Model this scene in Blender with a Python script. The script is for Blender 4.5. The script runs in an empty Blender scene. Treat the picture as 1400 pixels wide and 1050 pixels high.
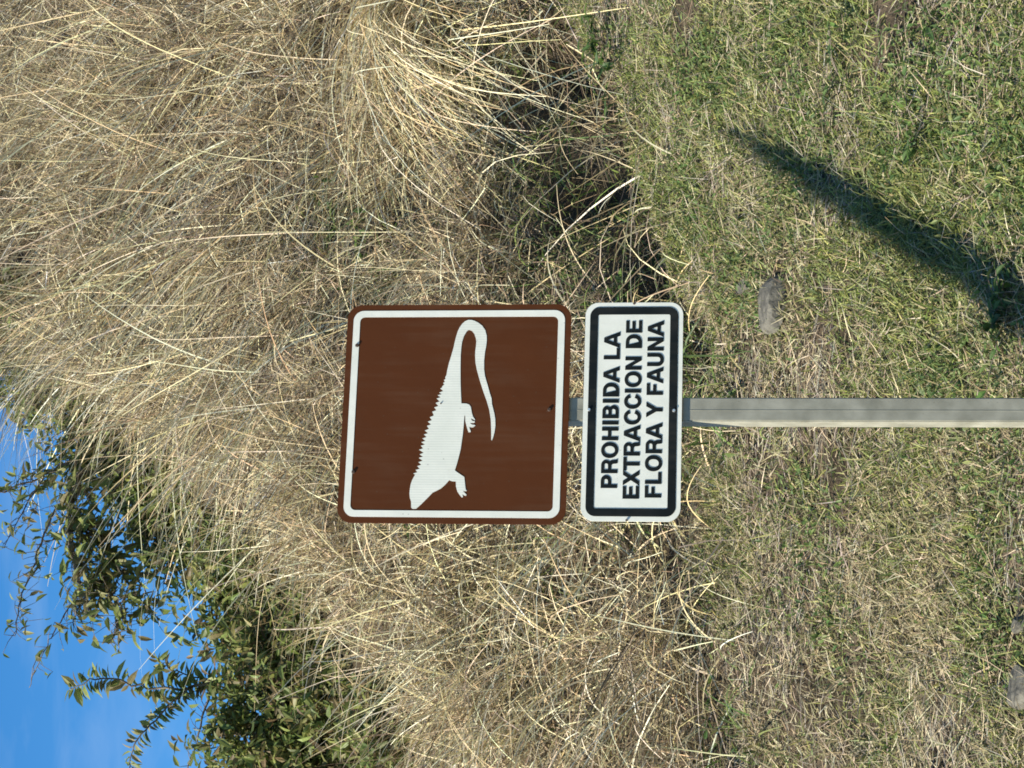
import bpy, math, random
import numpy as np
from mathutils import Vector, Matrix

R = math.radians
random.seed(7)
rng = np.random.default_rng(11)
scene = bpy.context.scene
COL = scene.collection

# ------------------------------------------------------------------ camera
# the photograph is a portrait frame stored lying on its side: world up points to the picture's left
FPX = 2994.0                      # focal length in pixels of the 1400 px long side (77 mm equivalent)
PITCH = R(7.5)
FWD = np.array([0, math.cos(PITCH), math.sin(PITCH)])
UPV = np.array([0, -math.sin(PITCH), math.cos(PITCH)])
cam_d = bpy.data.cameras.new('camera')
cam_d.sensor_fit = 'HORIZONTAL'
cam_d.sensor_width = 36.0
cam_d.lens = 36.0 * FPX / 1400.0
cam_d.clip_start = 0.05
cam_d.clip_end = 3000
cam = bpy.data.objects.new('camera', cam_d)
COL.objects.link(cam)
cx = -Vector(UPV); cy = Vector((1, 0, 0)); cz = -Vector(FWD)
cam.matrix_world = Matrix(((cx.x, cy.x, cz.x, 0), (cx.y, cy.y, cz.y, 0), (cx.z, cy.z, cz.z, 0), (0, 0, 0, 1)))
scene.camera = cam

# ------------------------------------------------------------------ light
SUN = Vector((-1.35, -0.9, 1.2)).normalized()      # towards the sun
sun_el = math.asin(SUN.z)
world = bpy.data.worlds.new('World')
scene.world = world
world.use_nodes = True
wn = world.node_tree.nodes; wl = world.node_tree.links
wn.clear()
sky = wn.new('ShaderNodeTexSky')
sky.sky_type = 'NISHITA'
sky.sun_disc = False
sky.sun_elevation = sun_el
sky.sun_rotation = math.atan2(SUN.x, SUN.y)
sky.altitude = 300
sky.air_density = 1.0
sky.dust_density = 0.2
sky.ozone_density = 4.0
bg = wn.new('ShaderNodeBackground')
bg.inputs['Strength'].default_value = 0.10
wo = wn.new('ShaderNodeOutputWorld')
hs = wn.new('ShaderNodeHueSaturation'); hs.inputs['Saturation'].default_value = 1.3
wl.new(sky.outputs[0], hs.inputs['Color']); # thin wind-drawn cirrus over the whole sky
wtc = wn.new('ShaderNodeTexCoord'); wmp = wn.new('ShaderNodeMapping'); wmp.inputs['Scale'].default_value = (9, 3.5, 40); wmp.inputs['Rotation'].default_value = (0.25, 0.5, 0.3)
wnz = wn.new('ShaderNodeTexNoise'); wnz.inputs['Scale'].default_value = 1.6; wnz.inputs['Detail'].default_value = 7; wnz.inputs['Distortion'].default_value = 0.4
wmr = wn.new('ShaderNodeMapRange'); wmr.inputs['From Min'].default_value = 0.48; wmr.inputs['From Max'].default_value = 0.8; wmr.inputs['To Max'].default_value = 0.10
wmx = wn.new('ShaderNodeMix'); wmx.data_type = 'RGBA'; wmx.inputs['B'].default_value = (5.2, 5.8, 6.4, 1)
wl.new(wtc.outputs['Generated'], wmp.inputs[0]); wl.new(wmp.outputs[0], wnz.inputs['Vector']); wl.new(wnz.outputs['Fac'], wmr.inputs['Value'])
wl.new(wmr.outputs[0], wmx.inputs['Factor']); wl.new(hs.outputs[0], wmx.inputs['A']); wl.new(wmx.outputs['Result'], bg.inputs[0]); wl.new(bg.outputs[0], wo.inputs[0])
sun_d = bpy.data.lights.new('sun', 'SUN')
sun_d.energy = 5.0
sun_d.angle = R(0.53)
sun_d.color = (1.0, 0.925, 0.78)
sun = bpy.data.objects.new('sun', sun_d)
sun.rotation_euler = (-SUN).to_track_quat('-Z', 'Y').to_euler()
sun.location = SUN * 50
COL.objects.link(sun)
vs = scene.view_settings
vs.view_transform = 'Standard'; vs.look = 'None'; vs.gamma = 1.0; vs.exposure = 0.9
vs.use_curve_mapping = False
scene.cycles.max_bounces = 4
scene.cycles.filter_width = 1.75

# ------------------------------------------------------------------ helpers
def tag(o, label=None, cat=None, group=None, kind=None):
    if label: o['label'] = label
    if cat: o['category'] = cat
    if group: o['group'] = group
    if kind: o['kind'] = kind
    return o

def link(name, me, parent=None, mat=None):
    o = bpy.data.objects.new(name, me)
    COL.objects.link(o)
    if parent is not None: o.parent = parent
    if mat is not None and me is not None and len(me.materials) == 0: me.materials.append(mat)
    return o

def empty(name, loc=(0, 0, 0), rz=0.0):
    o = bpy.data.objects.new(name, None)
    o.empty_display_size = 0.1
    o.location = loc; o.rotation_euler = (0, 0, rz)
    COL.objects.link(o)
    return o

def _hash(ix, iy, seed):
    h = (ix.astype(np.int64) * 374761393 + iy.astype(np.int64) * 668265263 + seed * 1442695041) & 0xffffffff
    h = ((h ^ (h >> 13)) * 1274126177) & 0xffffffff
    return ((h ^ (h >> 16)) & 0xffff) / 65535.0

def vnoise(x, y, seed=0):
    x = np.asarray(x, float); y = np.asarray(y, float)
    ix = np.floor(x); iy = np.floor(y)
    fx = x - ix; fy = y - iy
    fx = fx * fx * (3 - 2 * fx); fy = fy * fy * (3 - 2 * fy)
    a = _hash(ix, iy, seed); b = _hash(ix + 1, iy, seed)
    c = _hash(ix, iy + 1, seed); d = _hash(ix + 1, iy + 1, seed)
    return (a * (1 - fx) + b * fx) * (1 - fy) + (c * (1 - fx) + d * fx) * fy

def fbm(x, y, seed=0, octaves=3):
    s = 0; a = 1; t = 0
    for k in range(octaves):
        s = s + a * vnoise(x * 2 ** k, y * 2 ** k, seed + k * 17); t += a; a *= 0.5
    return s / t

def sstep(e0, e1, v):
    t = np.clip((v - e0) / (e1 - e0), 0, 1)
    return t * t * (3 - 2 * t)

def foot(x):                       # where the mown verge ends and the steep grassy bank begins
    return np.interp(x, [-6, -1.6, 0, 0.7, 1.6, 6], [9.0, 9.2, 9.35, 9.7, 10.5, 11.5])

def crest(x):                      # height of the top of the bank
    return np.interp(x, [-9, -4, -1.9, -1.06, -0.71, -0.41, 0.02, 0.6, 2, 9], [1.0, 1.65, 2.35, 3.1, 3.7, 4.3, 5.1, 6.6, 9.0, 11.0])

PITS = [(0.66, 9.75, 0.20, 0.34), (0.95, 10.05, 0.22, 0.36), (0.46, 9.58, 0.15, 0.26), (1.22, 10.2, 0.24, 0.40), (1.5, 10.6, 0.24, 0.40), (0.12, 9.15, 0.16, 0.24), (0.25, 9.35, 0.13, 0.2), (-0.2, 10.8, .14, .2), (-1.6, 11.0, .18, .3), (-0.9, 9.7, .14, .2), (1.0, 11.1, .15, .25), (0.4, 10.9, .13, .22)]   # pits added to the bank's shape for dark shaded gaps, mostly along its foot

def ground(x, y):
    x = np.asarray(x, float); y = np.asarray(y, float)
    yf = foot(x)
    near = np.where(y < 5.5, -1.4 + 0.06 * (y - 5.5), -1.4 + 0.5 * (y - 5.5))
    near = np.maximum(near, -1.75)
    zf = -1.4 + 0.5 * (yf - 5.5)
    bank = zf + 1.0 * (y - yf)
    top = crest(x) + 0.05 * (y - yf)
    d = bank - top
    bank = np.where(d > -1.2, top - 0.6 * np.log1p(np.exp(-np.clip(d, -30, 30) / 0.6)), bank)
    z = np.where(y > yf, bank, near)
    for hx, hy, hr, hd in PITS: z = z - hd * np.exp(-(((x - hx) / hr) ** 2 + ((y - hy) / (hr * 0.8)) ** 2) ** 2)
    z = z + 0.07 * (fbm(x * 1.3 + 3, y * 1.3, 5) - 0.5) + 0.30 * sstep(0, 1.2, y - yf) * (fbm(x * 0.9, y * 0.9 + 8, 9) - 0.5)
    return z

def ray(u, v):                     # u, v: pixels of the upright 1050 x 1400 photograph
    return FWD + (u - 525.0) / FPX * np.array([1.0, 0, 0]) - (v - 700.0) / FPX * UPV

def on_ground(u, v):
    d = ray(u, v)
    s = np.arange(5.0, 40.0, 0.01)
    p = d[None, :] * s[:, None]
    g = ground(p[:, 0], p[:, 1])
    k = np.argmax(p[:, 2] < g)
    return Vector(p[k])

def at_depth(u, v, y):
    d = ray(u, v)
    return Vector(d * (y / d[1]))

def gz(x, y): return float(ground(np.array([x]), np.array([y]))[0])

# ------------------------------------------------------------------ materials
def new_mat(name):
    m = bpy.data.materials.new(name); m.use_nodes = True
    nt = m.node_tree
    b = nt.nodes['Principled BSDF']
    return m, nt, b

def noise_mix(nt, c1, c2, scale, lo=0.35, hi=0.65, detail=5, coord='Object'):
    tc = nt.nodes.new('ShaderNodeTexCoord')
    n = nt.nodes.new('ShaderNodeTexNoise'); n.inputs['Scale'].default_value = scale; n.inputs['Detail'].default_value = detail
    nt.links.new(tc.outputs[coord], n.inputs['Vector'])
    r = nt.nodes.new('ShaderNodeMapRange'); r.inputs['From Min'].default_value = lo; r.inputs['From Max'].default_value = hi
    nt.links.new(n.outputs['Fac'], r.inputs['Value'])
    mx = nt.nodes.new('ShaderNodeMix'); mx.data_type = 'RGBA'
    mx.inputs['A'].default_value = (*c1, 1); mx.inputs['B'].default_value = (*c2, 1)
    nt.links.new(r.outputs[0], mx.inputs['Factor'])
    return mx.outputs['Result'], n

def add_bump(nt, b, scale, strength, dist=0.01, coord='Object'):
    tc = nt.nodes.new('ShaderNodeTexCoord')
    n = nt.nodes.new('ShaderNodeTexNoise'); n.inputs['Scale'].default_value = scale; n.inputs['Detail'].default_value = 6
    nt.links.new(tc.outputs[coord], n.inputs['Vector'])
    bp = nt.nodes.new('ShaderNodeBump'); bp.inputs['Strength'].default_value = strength; bp.inputs['Distance'].default_value = dist
    nt.links.new(n.outputs['Fac'], bp.inputs['Height']); nt.links.new(bp.outputs[0], b.inputs['Normal'])

def blade_mat(name, transl, rough=0.6, spec=0.3):
    m, nt, b = new_mat(name)
    at = nt.nodes.new('ShaderNodeAttribute'); at.attribute_name = 'tint'
    b.inputs['Roughness'].default_value = rough
    b.inputs['Specular IOR Level'].default_value = spec
    nt.links.new(at.outputs['Color'], b.inputs['Base Color'])
    tr = nt.nodes.new('ShaderNodeBsdfTranslucent')
    nt.links.new(at.outputs['Color'], tr.inputs['Color'])
    ms = nt.nodes.new('ShaderNodeMixShader'); ms.inputs[0].default_value = transl
    nt.links.new(b.outputs[0], ms.inputs[1]); nt.links.new(tr.outputs[0], ms.inputs[2])
    nt.links.new(ms.outputs[0], nt.nodes['Material Output'].inputs['Surface'])
    return m

M_soil, nt, b = new_mat('soil')
c, _n = noise_mix(nt, (0.040, 0.031, 0.020), (0.12, 0.092, 0.062), 3.0)
nt.links.new(c, b.inputs['Base Color']); b.inputs['Roughness'].default_value = 0.95
b.inputs['Specular IOR Level'].default_value = 0.1
add_bump(nt, b, 60, 0.9, 0.02)

M_straw = blade_mat('straw', 0.12, 0.5, 0.35)
M_grass = blade_mat('grass', 0.25, 0.5, 0.35)
M_leaf = blade_mat('leaf', 0.45, 0.5, 0.35)

M_bark, nt, b = new_mat('bark')
c, _n = noise_mix(nt, (0.07, 0.055, 0.04), (0.20, 0.17, 0.13), 14.0)
nt.links.new(c, b.inputs['Base Color']); b.inputs['Roughness'].default_value = 0.9
add_bump(nt, b, 45, 0.8, 0.01)

M_rock, nt, b = new_mat('rock')
c, _n = noise_mix(nt, (0.06, 0.057, 0.045), (0.15, 0.14, 0.11), 30.0)
nt.links.new(c, b.inputs['Base Color']); b.inputs['Roughness'].default_value = 0.9
add_bump(nt, b, 70, 0.8, 0.006)

# ------------------------------------------------------------------ ground sheet
def axis(segs):
    out = []
    for a, b_, st in segs: out += list(np.arange(a, b_, st))
    out.append(segs[-1][1])
    return np.array(out)
gx = axis([(-420, -40, 38), (-40, -8, 3.2), (-8, -3, 0.25), (-3, 3, 0.06), (3, 8, 0.25), (8, 40, 3.2), (40, 420, 38)])
gy = axis([(-400, -20, 38), (-20, 4, 1.5), (4, 6.2, 0.2), (6.2, 15, 0.06), (15, 24, 0.3), (24, 60, 3), (60, 480, 42)])
GX, GY = np.meshgrid(gx, gy)
GZ = ground(GX, GY)
nx, ny = len(gx), len(gy)
vv = np.stack([GX.ravel(), GY.ravel(), GZ.ravel()], 1)
ii = np.arange(nx * ny).reshape(ny, nx)
ff = np.stack([ii[:-1, :-1], ii[:-1, 1:], ii[1:, 1:], ii[1:, :-1]], -1).reshape(-1, 4)

def mesh_np(name, verts, faces, smooth=True, tint=None):
    me = bpy.data.meshes.new(name)
    nv, nf, k = len(verts), len(faces), faces.shape[1]
    me.vertices.add(nv); me.vertices.foreach_set('co', np.ascontiguousarray(verts, dtype=np.float32).ravel())
    me.loops.add(nf * k); me.loops.foreach_set('vertex_index', np.ascontiguousarray(faces, dtype=np.int32).ravel())
    me.polygons.add(nf); me.polygons.foreach_set('loop_start', np.arange(0, nf * k, k, dtype=np.int32))
    me.polygons.foreach_set('use_smooth', np.full(nf, smooth, dtype=bool))
    if tint is not None:
        a = me.attributes.new('tint', 'FLOAT_COLOR', 'POINT')
        cc = np.ones((nv, 4), np.float32); cc[:, :3] = tint
        a.data.foreach_set('color', cc.ravel())
    me.update(calc_edges=True)
    return me

tag(link('ground', mesh_np('ground', vv, ff), mat=M_soil), kind='structure')

# ------------------------------------------------------------------ curve outline -> mesh
def outline_mesh(name, contours, half, bevel=0.0):
    cu = bpy.data.curves.new(name, 'CURVE'); cu.dimensions = '2D'; cu.fill_mode = 'BOTH'; cu.extrude = half
    for pts in contours:
        sp = cu.splines.new('POLY'); sp.points.add(len(pts) - 1)
        for p, (x, y) in zip(sp.points, pts): p.co = (x, y, 0, 1)
        sp.use_cyclic_u = True
    o = bpy.data.objects.new(name + '_tmp', cu); COL.objects.link(o)
    bpy.context.view_layer.update()
    me = bpy.data.meshes.new_from_object(o.evaluated_get(bpy.context.evaluated_depsgraph_get()))
    me.name = name
    bpy.data.objects.remove(o); bpy.data.curves.remove(cu)
    me.transform(Matrix.Rotation(R(90), 4, 'X'))      # lies in XZ, front towards -Y
    return me

def rrect(w, h, r, n=8, cx=0, cy=0):
    pts = []
    for sx, sy, a0 in ((1, 1, 0), (-1, 1, 90), (-1, -1, 180), (1, -1, 270)):
        for k in range(n + 1):
            a = R(a0 + 90 * k / n)
            pts.append((cx + sx * (w / 2 - r) + r * math.cos(a), cy + sy * (h / 2 - r) + r * math.sin(a)))
    return pts

# ------------------------------------------------------------------ sign materials
def paint(name, c1, c2, scale, rough, spec=0.5, lines=False):
    m, nt, b = new_mat(name)
    c, n = noise_mix(nt, c1, c2, scale, 0.3, 0.7)
    if lines:                                          # faint ribs of the reflective sheeting
        tc = nt.nodes.new('ShaderNodeTexCoord')
        w = nt.nodes.new('ShaderNodeTexWave'); w.bands_direction = 'X'; w.inputs['Scale'].default_value = 45; w.inputs['Distortion'].default_value = 0.4
        nt.links.new(tc.outputs['Object'], w.inputs['Vector'])
        mx = nt.nodes.new('ShaderNodeMix'); mx.data_type = 'RGBA'; mx.blend_type = 'MULTIPLY'
        mx.inputs['B'].default_value = (0.86, 0.88, 0.87, 1)
        mr = nt.nodes.new('ShaderNodeMapRange'); mr.inputs['From Min'].default_value = 0.4; mr.inputs['To Max'].default_value = 0.8
        nt.links.new(w.outputs['Fac'], mr.inputs['Value'])
        nt.links.new(mr.outputs[0], mx.inputs['Factor']); nt.links.new(c, mx.inputs['A'])
        c = mx.outputs['Result']
    # dust, run marks and small scuffs
    tc = nt.nodes.new('ShaderNodeTexCoord'); mp = nt.nodes.new('ShaderNodeMapping'); mp.inputs['Scale'].default_value = (60, 60, 4)
    nz = nt.nodes.new('ShaderNodeTexNoise'); nz.inputs['Scale'].default_value = 1.0; nz.inputs['Detail'].default_value = 6
    nt.links.new(tc.outputs['Object'], mp.inputs[0]); nt.links.new(mp.outputs[0], nz.inputs['Vector'])
    nb = nt.nodes.new('ShaderNodeTexNoise'); nb.inputs['Scale'].default_value = 7; nb.inputs['Detail'].default_value = 8
    nt.links.new(tc.outputs['Object'], nb.inputs['Vector'])
    ml = nt.nodes.new('ShaderNodeMath'); ml.operation = 'MULTIPLY'; nt.links.new(nz.outputs['Fac'], ml.inputs[0]); nt.links.new(nb.outputs['Fac'], ml.inputs[1])
    gr = nt.nodes.new('ShaderNodeMapRange'); gr.inputs['From Min'].default_value = 0.22; gr.inputs['From Max'].default_value = 0.42; gr.inputs['To Max'].default_value = 0.055
    nt.links.new(ml.outputs[0], gr.inputs['Value'])
    mg = nt.nodes.new('ShaderNodeMix'); mg.data_type = 'RGBA'; mg.inputs['B'].default_value = (0.24, 0.20, 0.14, 1)
    nt.links.new(gr.outputs[0], mg.inputs['Factor']); nt.links.new(c, mg.inputs['A'])
    vo = nt.nodes.new('ShaderNodeTexVoronoi'); vo.inputs['Scale'].default_value = 38
    nt.links.new(tc.outputs['Object'], vo.inputs['Vector'])
    sp = nt.nodes.new('ShaderNodeMapRange'); sp.inputs['From Min'].default_value = 0.10; sp.inputs['From Max'].default_value = 0.04; sp.inputs['To Max'].default_value = 0.35
    nt.links.new(vo.outputs['Distance'], sp.inputs['Value'])
    ms = nt.nodes.new('ShaderNodeMix'); ms.data_type = 'RGBA'; ms.inputs['B'].default_value = (0.09, 0.075, 0.05, 1)
    nt.links.new(sp.outputs[0], ms.inputs['Factor']); nt.links.new(mg.outputs['Result'], ms.inputs['A'])
    nt.links.new(ms.outputs['Result'], b.inputs['Base Color'])
    b.inputs['Roughness'].default_value = rough; b.inputs['Specular IOR Level'].default_value = spec
    add_bump(nt, b, 9, 0.12, 0.01)
    return m
M_brown = paint('brown_sheeting', (0.086, 0.0265, 0.0075), (0.096, 0.030, 0.0085), 5, 0.5, 0.12)
M_white = paint('white_sheeting', (0.76, 0.77, 0.66), (0.86, 0.86, 0.75), 12, 0.5, 0.3)
M_white2 = paint('ribbed_white_sheeting', (0.76, 0.77, 0.66), (0.86, 0.86, 0.75), 12, 0.5, 0.3, lines=True)
M_black = paint('black_paint', (0.006, 0.009, 0.009), (0.012, 0.015, 0.015), 15, 0.55, 0.15)
M_steel = paint('galvanised_steel', (0.22, 0.215, 0.165), (0.38, 0.37, 0.295), 16, 0.5, 0.4)
M_bolt = paint('rusty_bolt', (0.03, 0.02, 0.015), (0.07, 0.04, 0.025), 80, 0.6)
M_zinc = paint('zinc_screw', (0.55, 0.56, 0.55), (0.7, 0.7, 0.7), 90, 0.3)
M_zinc.node_tree.nodes['Principled BSDF'].inputs['Metallic'].default_value = 0.8

# ------------------------------------------------------------------ road sign
YAW = R(15)
DS = 5.93                                              # depth of the sign
PXM = 0.61 / 308.0                                     # metres per photo pixel on the sign (vertical)
sx_axis = Vector((math.cos(YAW), math.sin(YAW), 0))
front_c = at_depth(485.5, 622, DS)                     # centre of the brown panel
post_xy = front_c.copy()
sign = empty('road_sign', (front_c.x, front_c.y, gz(front_c.x, front_c.y)), YAW)
tag(sign, 'brown iguana sign above white text plate on square steel post', 'road sign')
base_z = sign.location.z

def lx(u): return (u - 485.5) * PXM / math.cos(YAW)
def zc(v):                                             # height on the sign plane at its middle column
    return at_depth(485.5, v, DS).z - base_z

# post
PW = 0.066
def box_mesh(name, x0, x1, y0, y1, z0, z1, bev=0.0):
    import bmesh
    bm = bmesh.new(); bmesh.ops.create_cube(bm, size=1)
    for v_ in bm.verts:
        v_.co = (x0 + (v_.co.x + .5) * (x1 - x0), y0 + (v_.co.y + .5) * (y1 - y0), z0 + (v_.co.z + .5) * (z1 - z0))
    if bev: bmesh.ops.bevel(bm, geom=bm.edges[:], offset=bev, segments=2, affect='EDGES')
    me = bpy.data.meshes.new(name); bm.to_mesh(me); bm.free()
    return me
px0 = lx(492) 
me = box_mesh('post', px0 - PW / 2, px0 + PW / 2, 0.008, 0.008 + PW, -0.5, zc(480), 0.003)
post = link('post', me, sign, M_steel)
seam = link('seam', box_mesh('seam', px0 - 0.0035, px0 - 0.0020, 0.0074, 0.0085, -0.3, zc(490)), post, M_steel)

def screw(parent, x, z, r, m, name='bolt', slot=True, y=-0.006):
    import bmesh
    bm = bmesh.new()
    bmesh.ops.create_cone(bm, cap_ends=True, segments=10, radius1=r, radius2=r * 0.7, depth=0.003)
    me = bpy.data.meshes.new(name); bm.to_mesh(me); bm.free()
    me.transform(Matrix.Rotation(R(90), 4, 'X'))
    o = link(name, me, parent, m); o.location = (x, y, z)
    return o

# brown panel (panel-local origin: its centre)
panel = link('sign_panel', outline_mesh('sign_panel', [rrect(0.61, 0.61, 0.04)], 0.0016), sign, M_brown)
panel.location = (0, 0, zc(622)); panel.scale = (1.015, 1, 1.028)
panel['label'] = 'brown square panel with white border and iguana silhouette'
bo = link('border', outline_mesh('border', [rrect(0.576, 0.576, 0.028), rrect(0.540, 0.540, 0.014)], 0.0004), panel, M_white)
bo.location = (0, -0.0022, 0)
Z3 = lambda x, y: (540 + x / 6.5625, 420 + y / 6.5625)
Z4 = lambda x, y: (540 + x / 6.5625, 550 + y / 6.5625)
ig = [Z4(*p) for p in [(152, 935), (165, 945), (195, 943), (240, 905), (300, 845), (340, 803), (380, 783), (415, 765), (450, 735), (487, 692), (510, 700), (548, 703),
      (548, 745), (560, 790), (580, 820), (600, 842), (611, 838), (604, 812), (620, 825), (636, 828), (642, 820), (632, 808), (618, 795), (612, 783), (625, 788), (645, 786), (634, 772), (630, 740), (622, 663), (560, 622), (538, 606),
      (556, 550), (570, 500), (590, 420), (600, 350), (609, 290), (618, 200), (623, 130), (627, 112), (631, 130), (632, 170), (640, 205), (650, 240), (660, 268), (678, 268), (680, 260), (672, 240), (666, 224), (680, 224), (700, 225), (721, 211), (718, 205), (690, 200), (672, 184), (700, 187), (716, 182), (716, 172), (695, 168), (684, 155), (684, 146), (718, 163), (718, 155), (700, 130), (690, 95), (684, 60), (680, 40), (665, 22), (640, 13), (597, 12)]]
ig += [Z3(*p) for p in [(594, 800), (590, 700), (589, 550), (591, 430), (597, 360), (604, 310), (620, 260), (645, 218), (660, 205), (675, 204), (695, 214), (715, 240), (728, 280), (732, 310), (729, 350), (722, 400), (721, 440), (724, 500), (735, 560), (748, 610), (765, 670), (790, 750), (825, 850), (845, 920), (856, 990)]]
ig += [Z4(*p) for p in [(859, 160), (862, 250), (862, 335), (868, 340), (880, 310), (892, 260), (899, 210), (898, 150), (890, 100), (870, 20)]]
ig += [Z3(*p) for p in [(866, 820), (850, 770), (830, 695), (808, 620), (801, 560), (801, 480), (810, 400), (820, 350), (826, 300), (825, 255), (812, 205), (785, 165), (750, 138), (720, 122), (690, 113), (660, 112), (630, 125), (605, 147), (585, 175), (565, 215), (548, 270), (535, 325), (525, 372), (505, 440), (485, 505), (470, 570), (463, 612)]]
sp3 = [(452, 632), (440, 655), (434, 682), (428, 708), (408, 732), (398, 768), (384, 792), (374, 822), (366, 862), (354, 902), (336, 940), (314, 990)]
sp4 = [(296, 176), (289, 213), (270, 255), (262, 290), (249, 325), (239, 358), (234, 390), (219, 425), (224, 466), (217, 497), (214, 535), (203, 570), (189, 604), (168, 635)]
spk = [Z3(*p) for p in sp3] + [Z4(*p) for p in sp4]
for k, (x, y) in enumerate(spk):
    d = 2.4 if k < 4 else 5.6
    ig.append((x, y))
    if k + 1 < len(spk):
        x2, y2 = spk[k + 1]; ig.append((x2 + d, y2 - (y2 - y) * 0.35))
ig += [Z4(*p) for p in [(186, 645), (172, 668), (158, 695), (146, 730), (139, 770), (136, 810), (139, 850), (150, 880)]]
cxp, cyp = 622, 564.5                                  # picture pixel of the panel centre
def panel_xy(px, py):                                  # picture pixel -> panel plane metres (undo the view's slight shear)
    u = 1050 - py; du = u - (1050 - cyp)
    return (du * PXM / math.cos(YAW), -(px - cxp - du * 0.042) * PXM)
igo = link('iguana_silhouette', outline_mesh('iguana_silhouette', [[panel_xy(*p) for p in ig]], 0.0004), panel, M_white2)
igo.location = (0, -0.0022, 0)
for p in ((487, 472), (484, 645), (750, 560)):
    x, z = panel_xy(*p); screw(panel, x, z, 0.0055, M_bolt, y=-0.004)
x, z = panel_xy(603, 552); screw(panel, x, z, 0.0022, M_bolt, y=-0.0035)

# text plate
plate = link('text_plate', outline_mesh('text_plate', [rrect(0.612, 0.268, 0.036)], 0.0016), sign, M_white)
plate.location = (lx(489), 0, zc(864.5))
plate['label'] = 'white plate with black frame and three lines of text'
fr = link('frame_line', outline_mesh('frame_line', [rrect(0.586, 0.242, 0.026), rrect(0.543, 0.198, 0.005)], 0.0004), plate, M_black)
fr.location = (0, -0.0022, 0)
def arc(cx, cy, rx, ry, a0, a1, n=12, e=2.0):
    out = []
    for k in range(n + 1):
        a = R(a0 + (a1 - a0) * k / n); c_, s_ = math.cos(a), math.sin(a)
        out.append((cx + rx * math.copysign(abs(c_) ** (2 / e), c_), cy + ry * math.copysign(abs(s_) ** (2 / e), s_)))
    return out
G = {
 'H': (722, [[(71, 0), (71, 718), (215, 718), (215, 443), (507, 443), (507, 718), (651, 718), (651, 0), (507, 0), (507, 320), (215, 320), (215, 0)]]),
 'I': (278, [[(66, 0), (66, 718), (212, 718), (212, 0)]]),
 'L': (611, [[(80, 0), (80, 718), (224, 718), (224, 127), (583, 127), (583, 0)]]),
 'E': (667, [[(76, 0), (76, 718), (612, 718), (612, 592), (220, 592), (220, 433), (584, 433), (584, 310), (220, 310), (220, 127), (622, 127), (622, 0)]]),
 'F': (611, [[(76, 0), (76, 718), (587, 718), (587, 592), (220, 592), (220, 425), (525, 425), (525, 302), (220, 302), (220, 0)]]),
 'T': (611, [[(233, 0), (233, 592), (14, 592), (14, 718), (598, 718), (598, 592), (377, 592), (377, 0)]]),
 'X': (667, [[(14, 0), (247, 366), (22, 718), (198, 718), (337, 482), (478, 718), (648, 718), (424, 366), (660, 0), (482, 0), (336, 245), (186, 0)]]),
 'Y': (667, [[(260, 0), (260, 270), (5, 718), (175, 718), (335, 415), (492, 718), (662, 718), (408, 270), (408, 0)]]),
 'N': (722, [[(69, 0), (69, 718), (223, 718), (508, 235), (508, 718), (652, 718), (652, 0), (498, 0), (213, 478), (213, 0)]]),
 'A': (722, [[(268, 718), (450, 718), (720, 0), (562, 0), (510, 150), (205, 150), (155, 0), (0, 0)], [(248, 275), (470, 275), (360, 575)]]),
 'P': (667, [[(73, 0), (73, 718), (400, 718)] + arc(405, 495, 223, 223, 90, -90) + [(217, 272), (217, 0)], [(217, 595), (380, 595)] + arc(385, 495, 96, 100, 90, -90) + [(217, 395)]]),
 'R': (722, [[(76, 0), (76, 718), (440, 718)] + arc(445, 512, 206, 206, 90, -48) + [(620, 300), (644, 230), (652, 90), (690, 0), (530, 0), (512, 70), (500, 190), (460, 262), (400, 282), (220, 282), (220, 0)], [(220, 600), (425, 600)] + arc(428, 503, 94, 97, 90, -90) + [(220, 406)]]),
 'B': (722, [[(76, 0), (76, 718), (400, 718)] + arc(420, 540, 195, 178, 90, -42) + arc(440, 205, 215, 205, 48, -90), [(220, 600), (390, 600)] + arc(392, 523, 78, 77, 90, -90) + [(220, 446)], [(220, 322), (405, 322)] + arc(408, 221, 98, 101, 90, -90) + [(220, 120)]]),
 'D': (722, [[(76, 0), (76, 718), (340, 718)] + arc(345, 359, 338, 359, 90, -90, 20, 2.2) + [(340, 0)], [(220, 595), (330, 595)] + arc(335, 359.5, 196, 235.5, 90, -90, 18, 2.2) + [(330, 124)]]),
 'O': (778, [arc(389, 359, 347, 378, 0, 352, 40, 2.15), arc(389, 359, 200, 252, 0, 350, 34, 2.15)]),
 'C': (722, [arc(378, 359, 332, 378, 22, 338, 36, 2.15) + [(545, 250)] + arc(378, 359, 186, 252, 325, 35, 30, 2.15) + [(545, 468)]]),
 'U': (722, [[(72, 718), (216, 718)] + arc(361, 270, 145, 155, 180, 360, 14, 2.3) + [(506, 718), (650, 718)] + arc(361, 262, 289, 281, 0, -180, 18, 2.3)]),
}
glyph_mesh = {}
def fatten(pts, d):                                    # move a closed outline outwards by d (mitred)
    ar = sum(pts[k - 1][0] * pts[k][1] - pts[k][0] * pts[k - 1][1] for k in range(len(pts)))
    if ar < 0: pts = pts[::-1]
    out = []; m = len(pts)
    for k in range(m):
        p0, p1, p2 = Vector(pts[k - 1]), Vector(pts[k]), Vector(pts[(k + 1) % m])
        if (p1 - p0).length < 1e-6 or (p2 - p1).length < 1e-6: continue
        e1 = (p1 - p0).normalized(); e2 = (p2 - p1).normalized()
        n1 = Vector((e1.y, -e1.x)); n2 = Vector((e2.y, -e2.x))
        b_ = n1 + n2
        if b_.length < 1e-3: out.append(tuple(p1)); continue
        b_.normalize(); q = p1 + b_ * (d / max(0.45, b_.dot(n1))); out.append((q.x, q.y))
    return out
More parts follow.
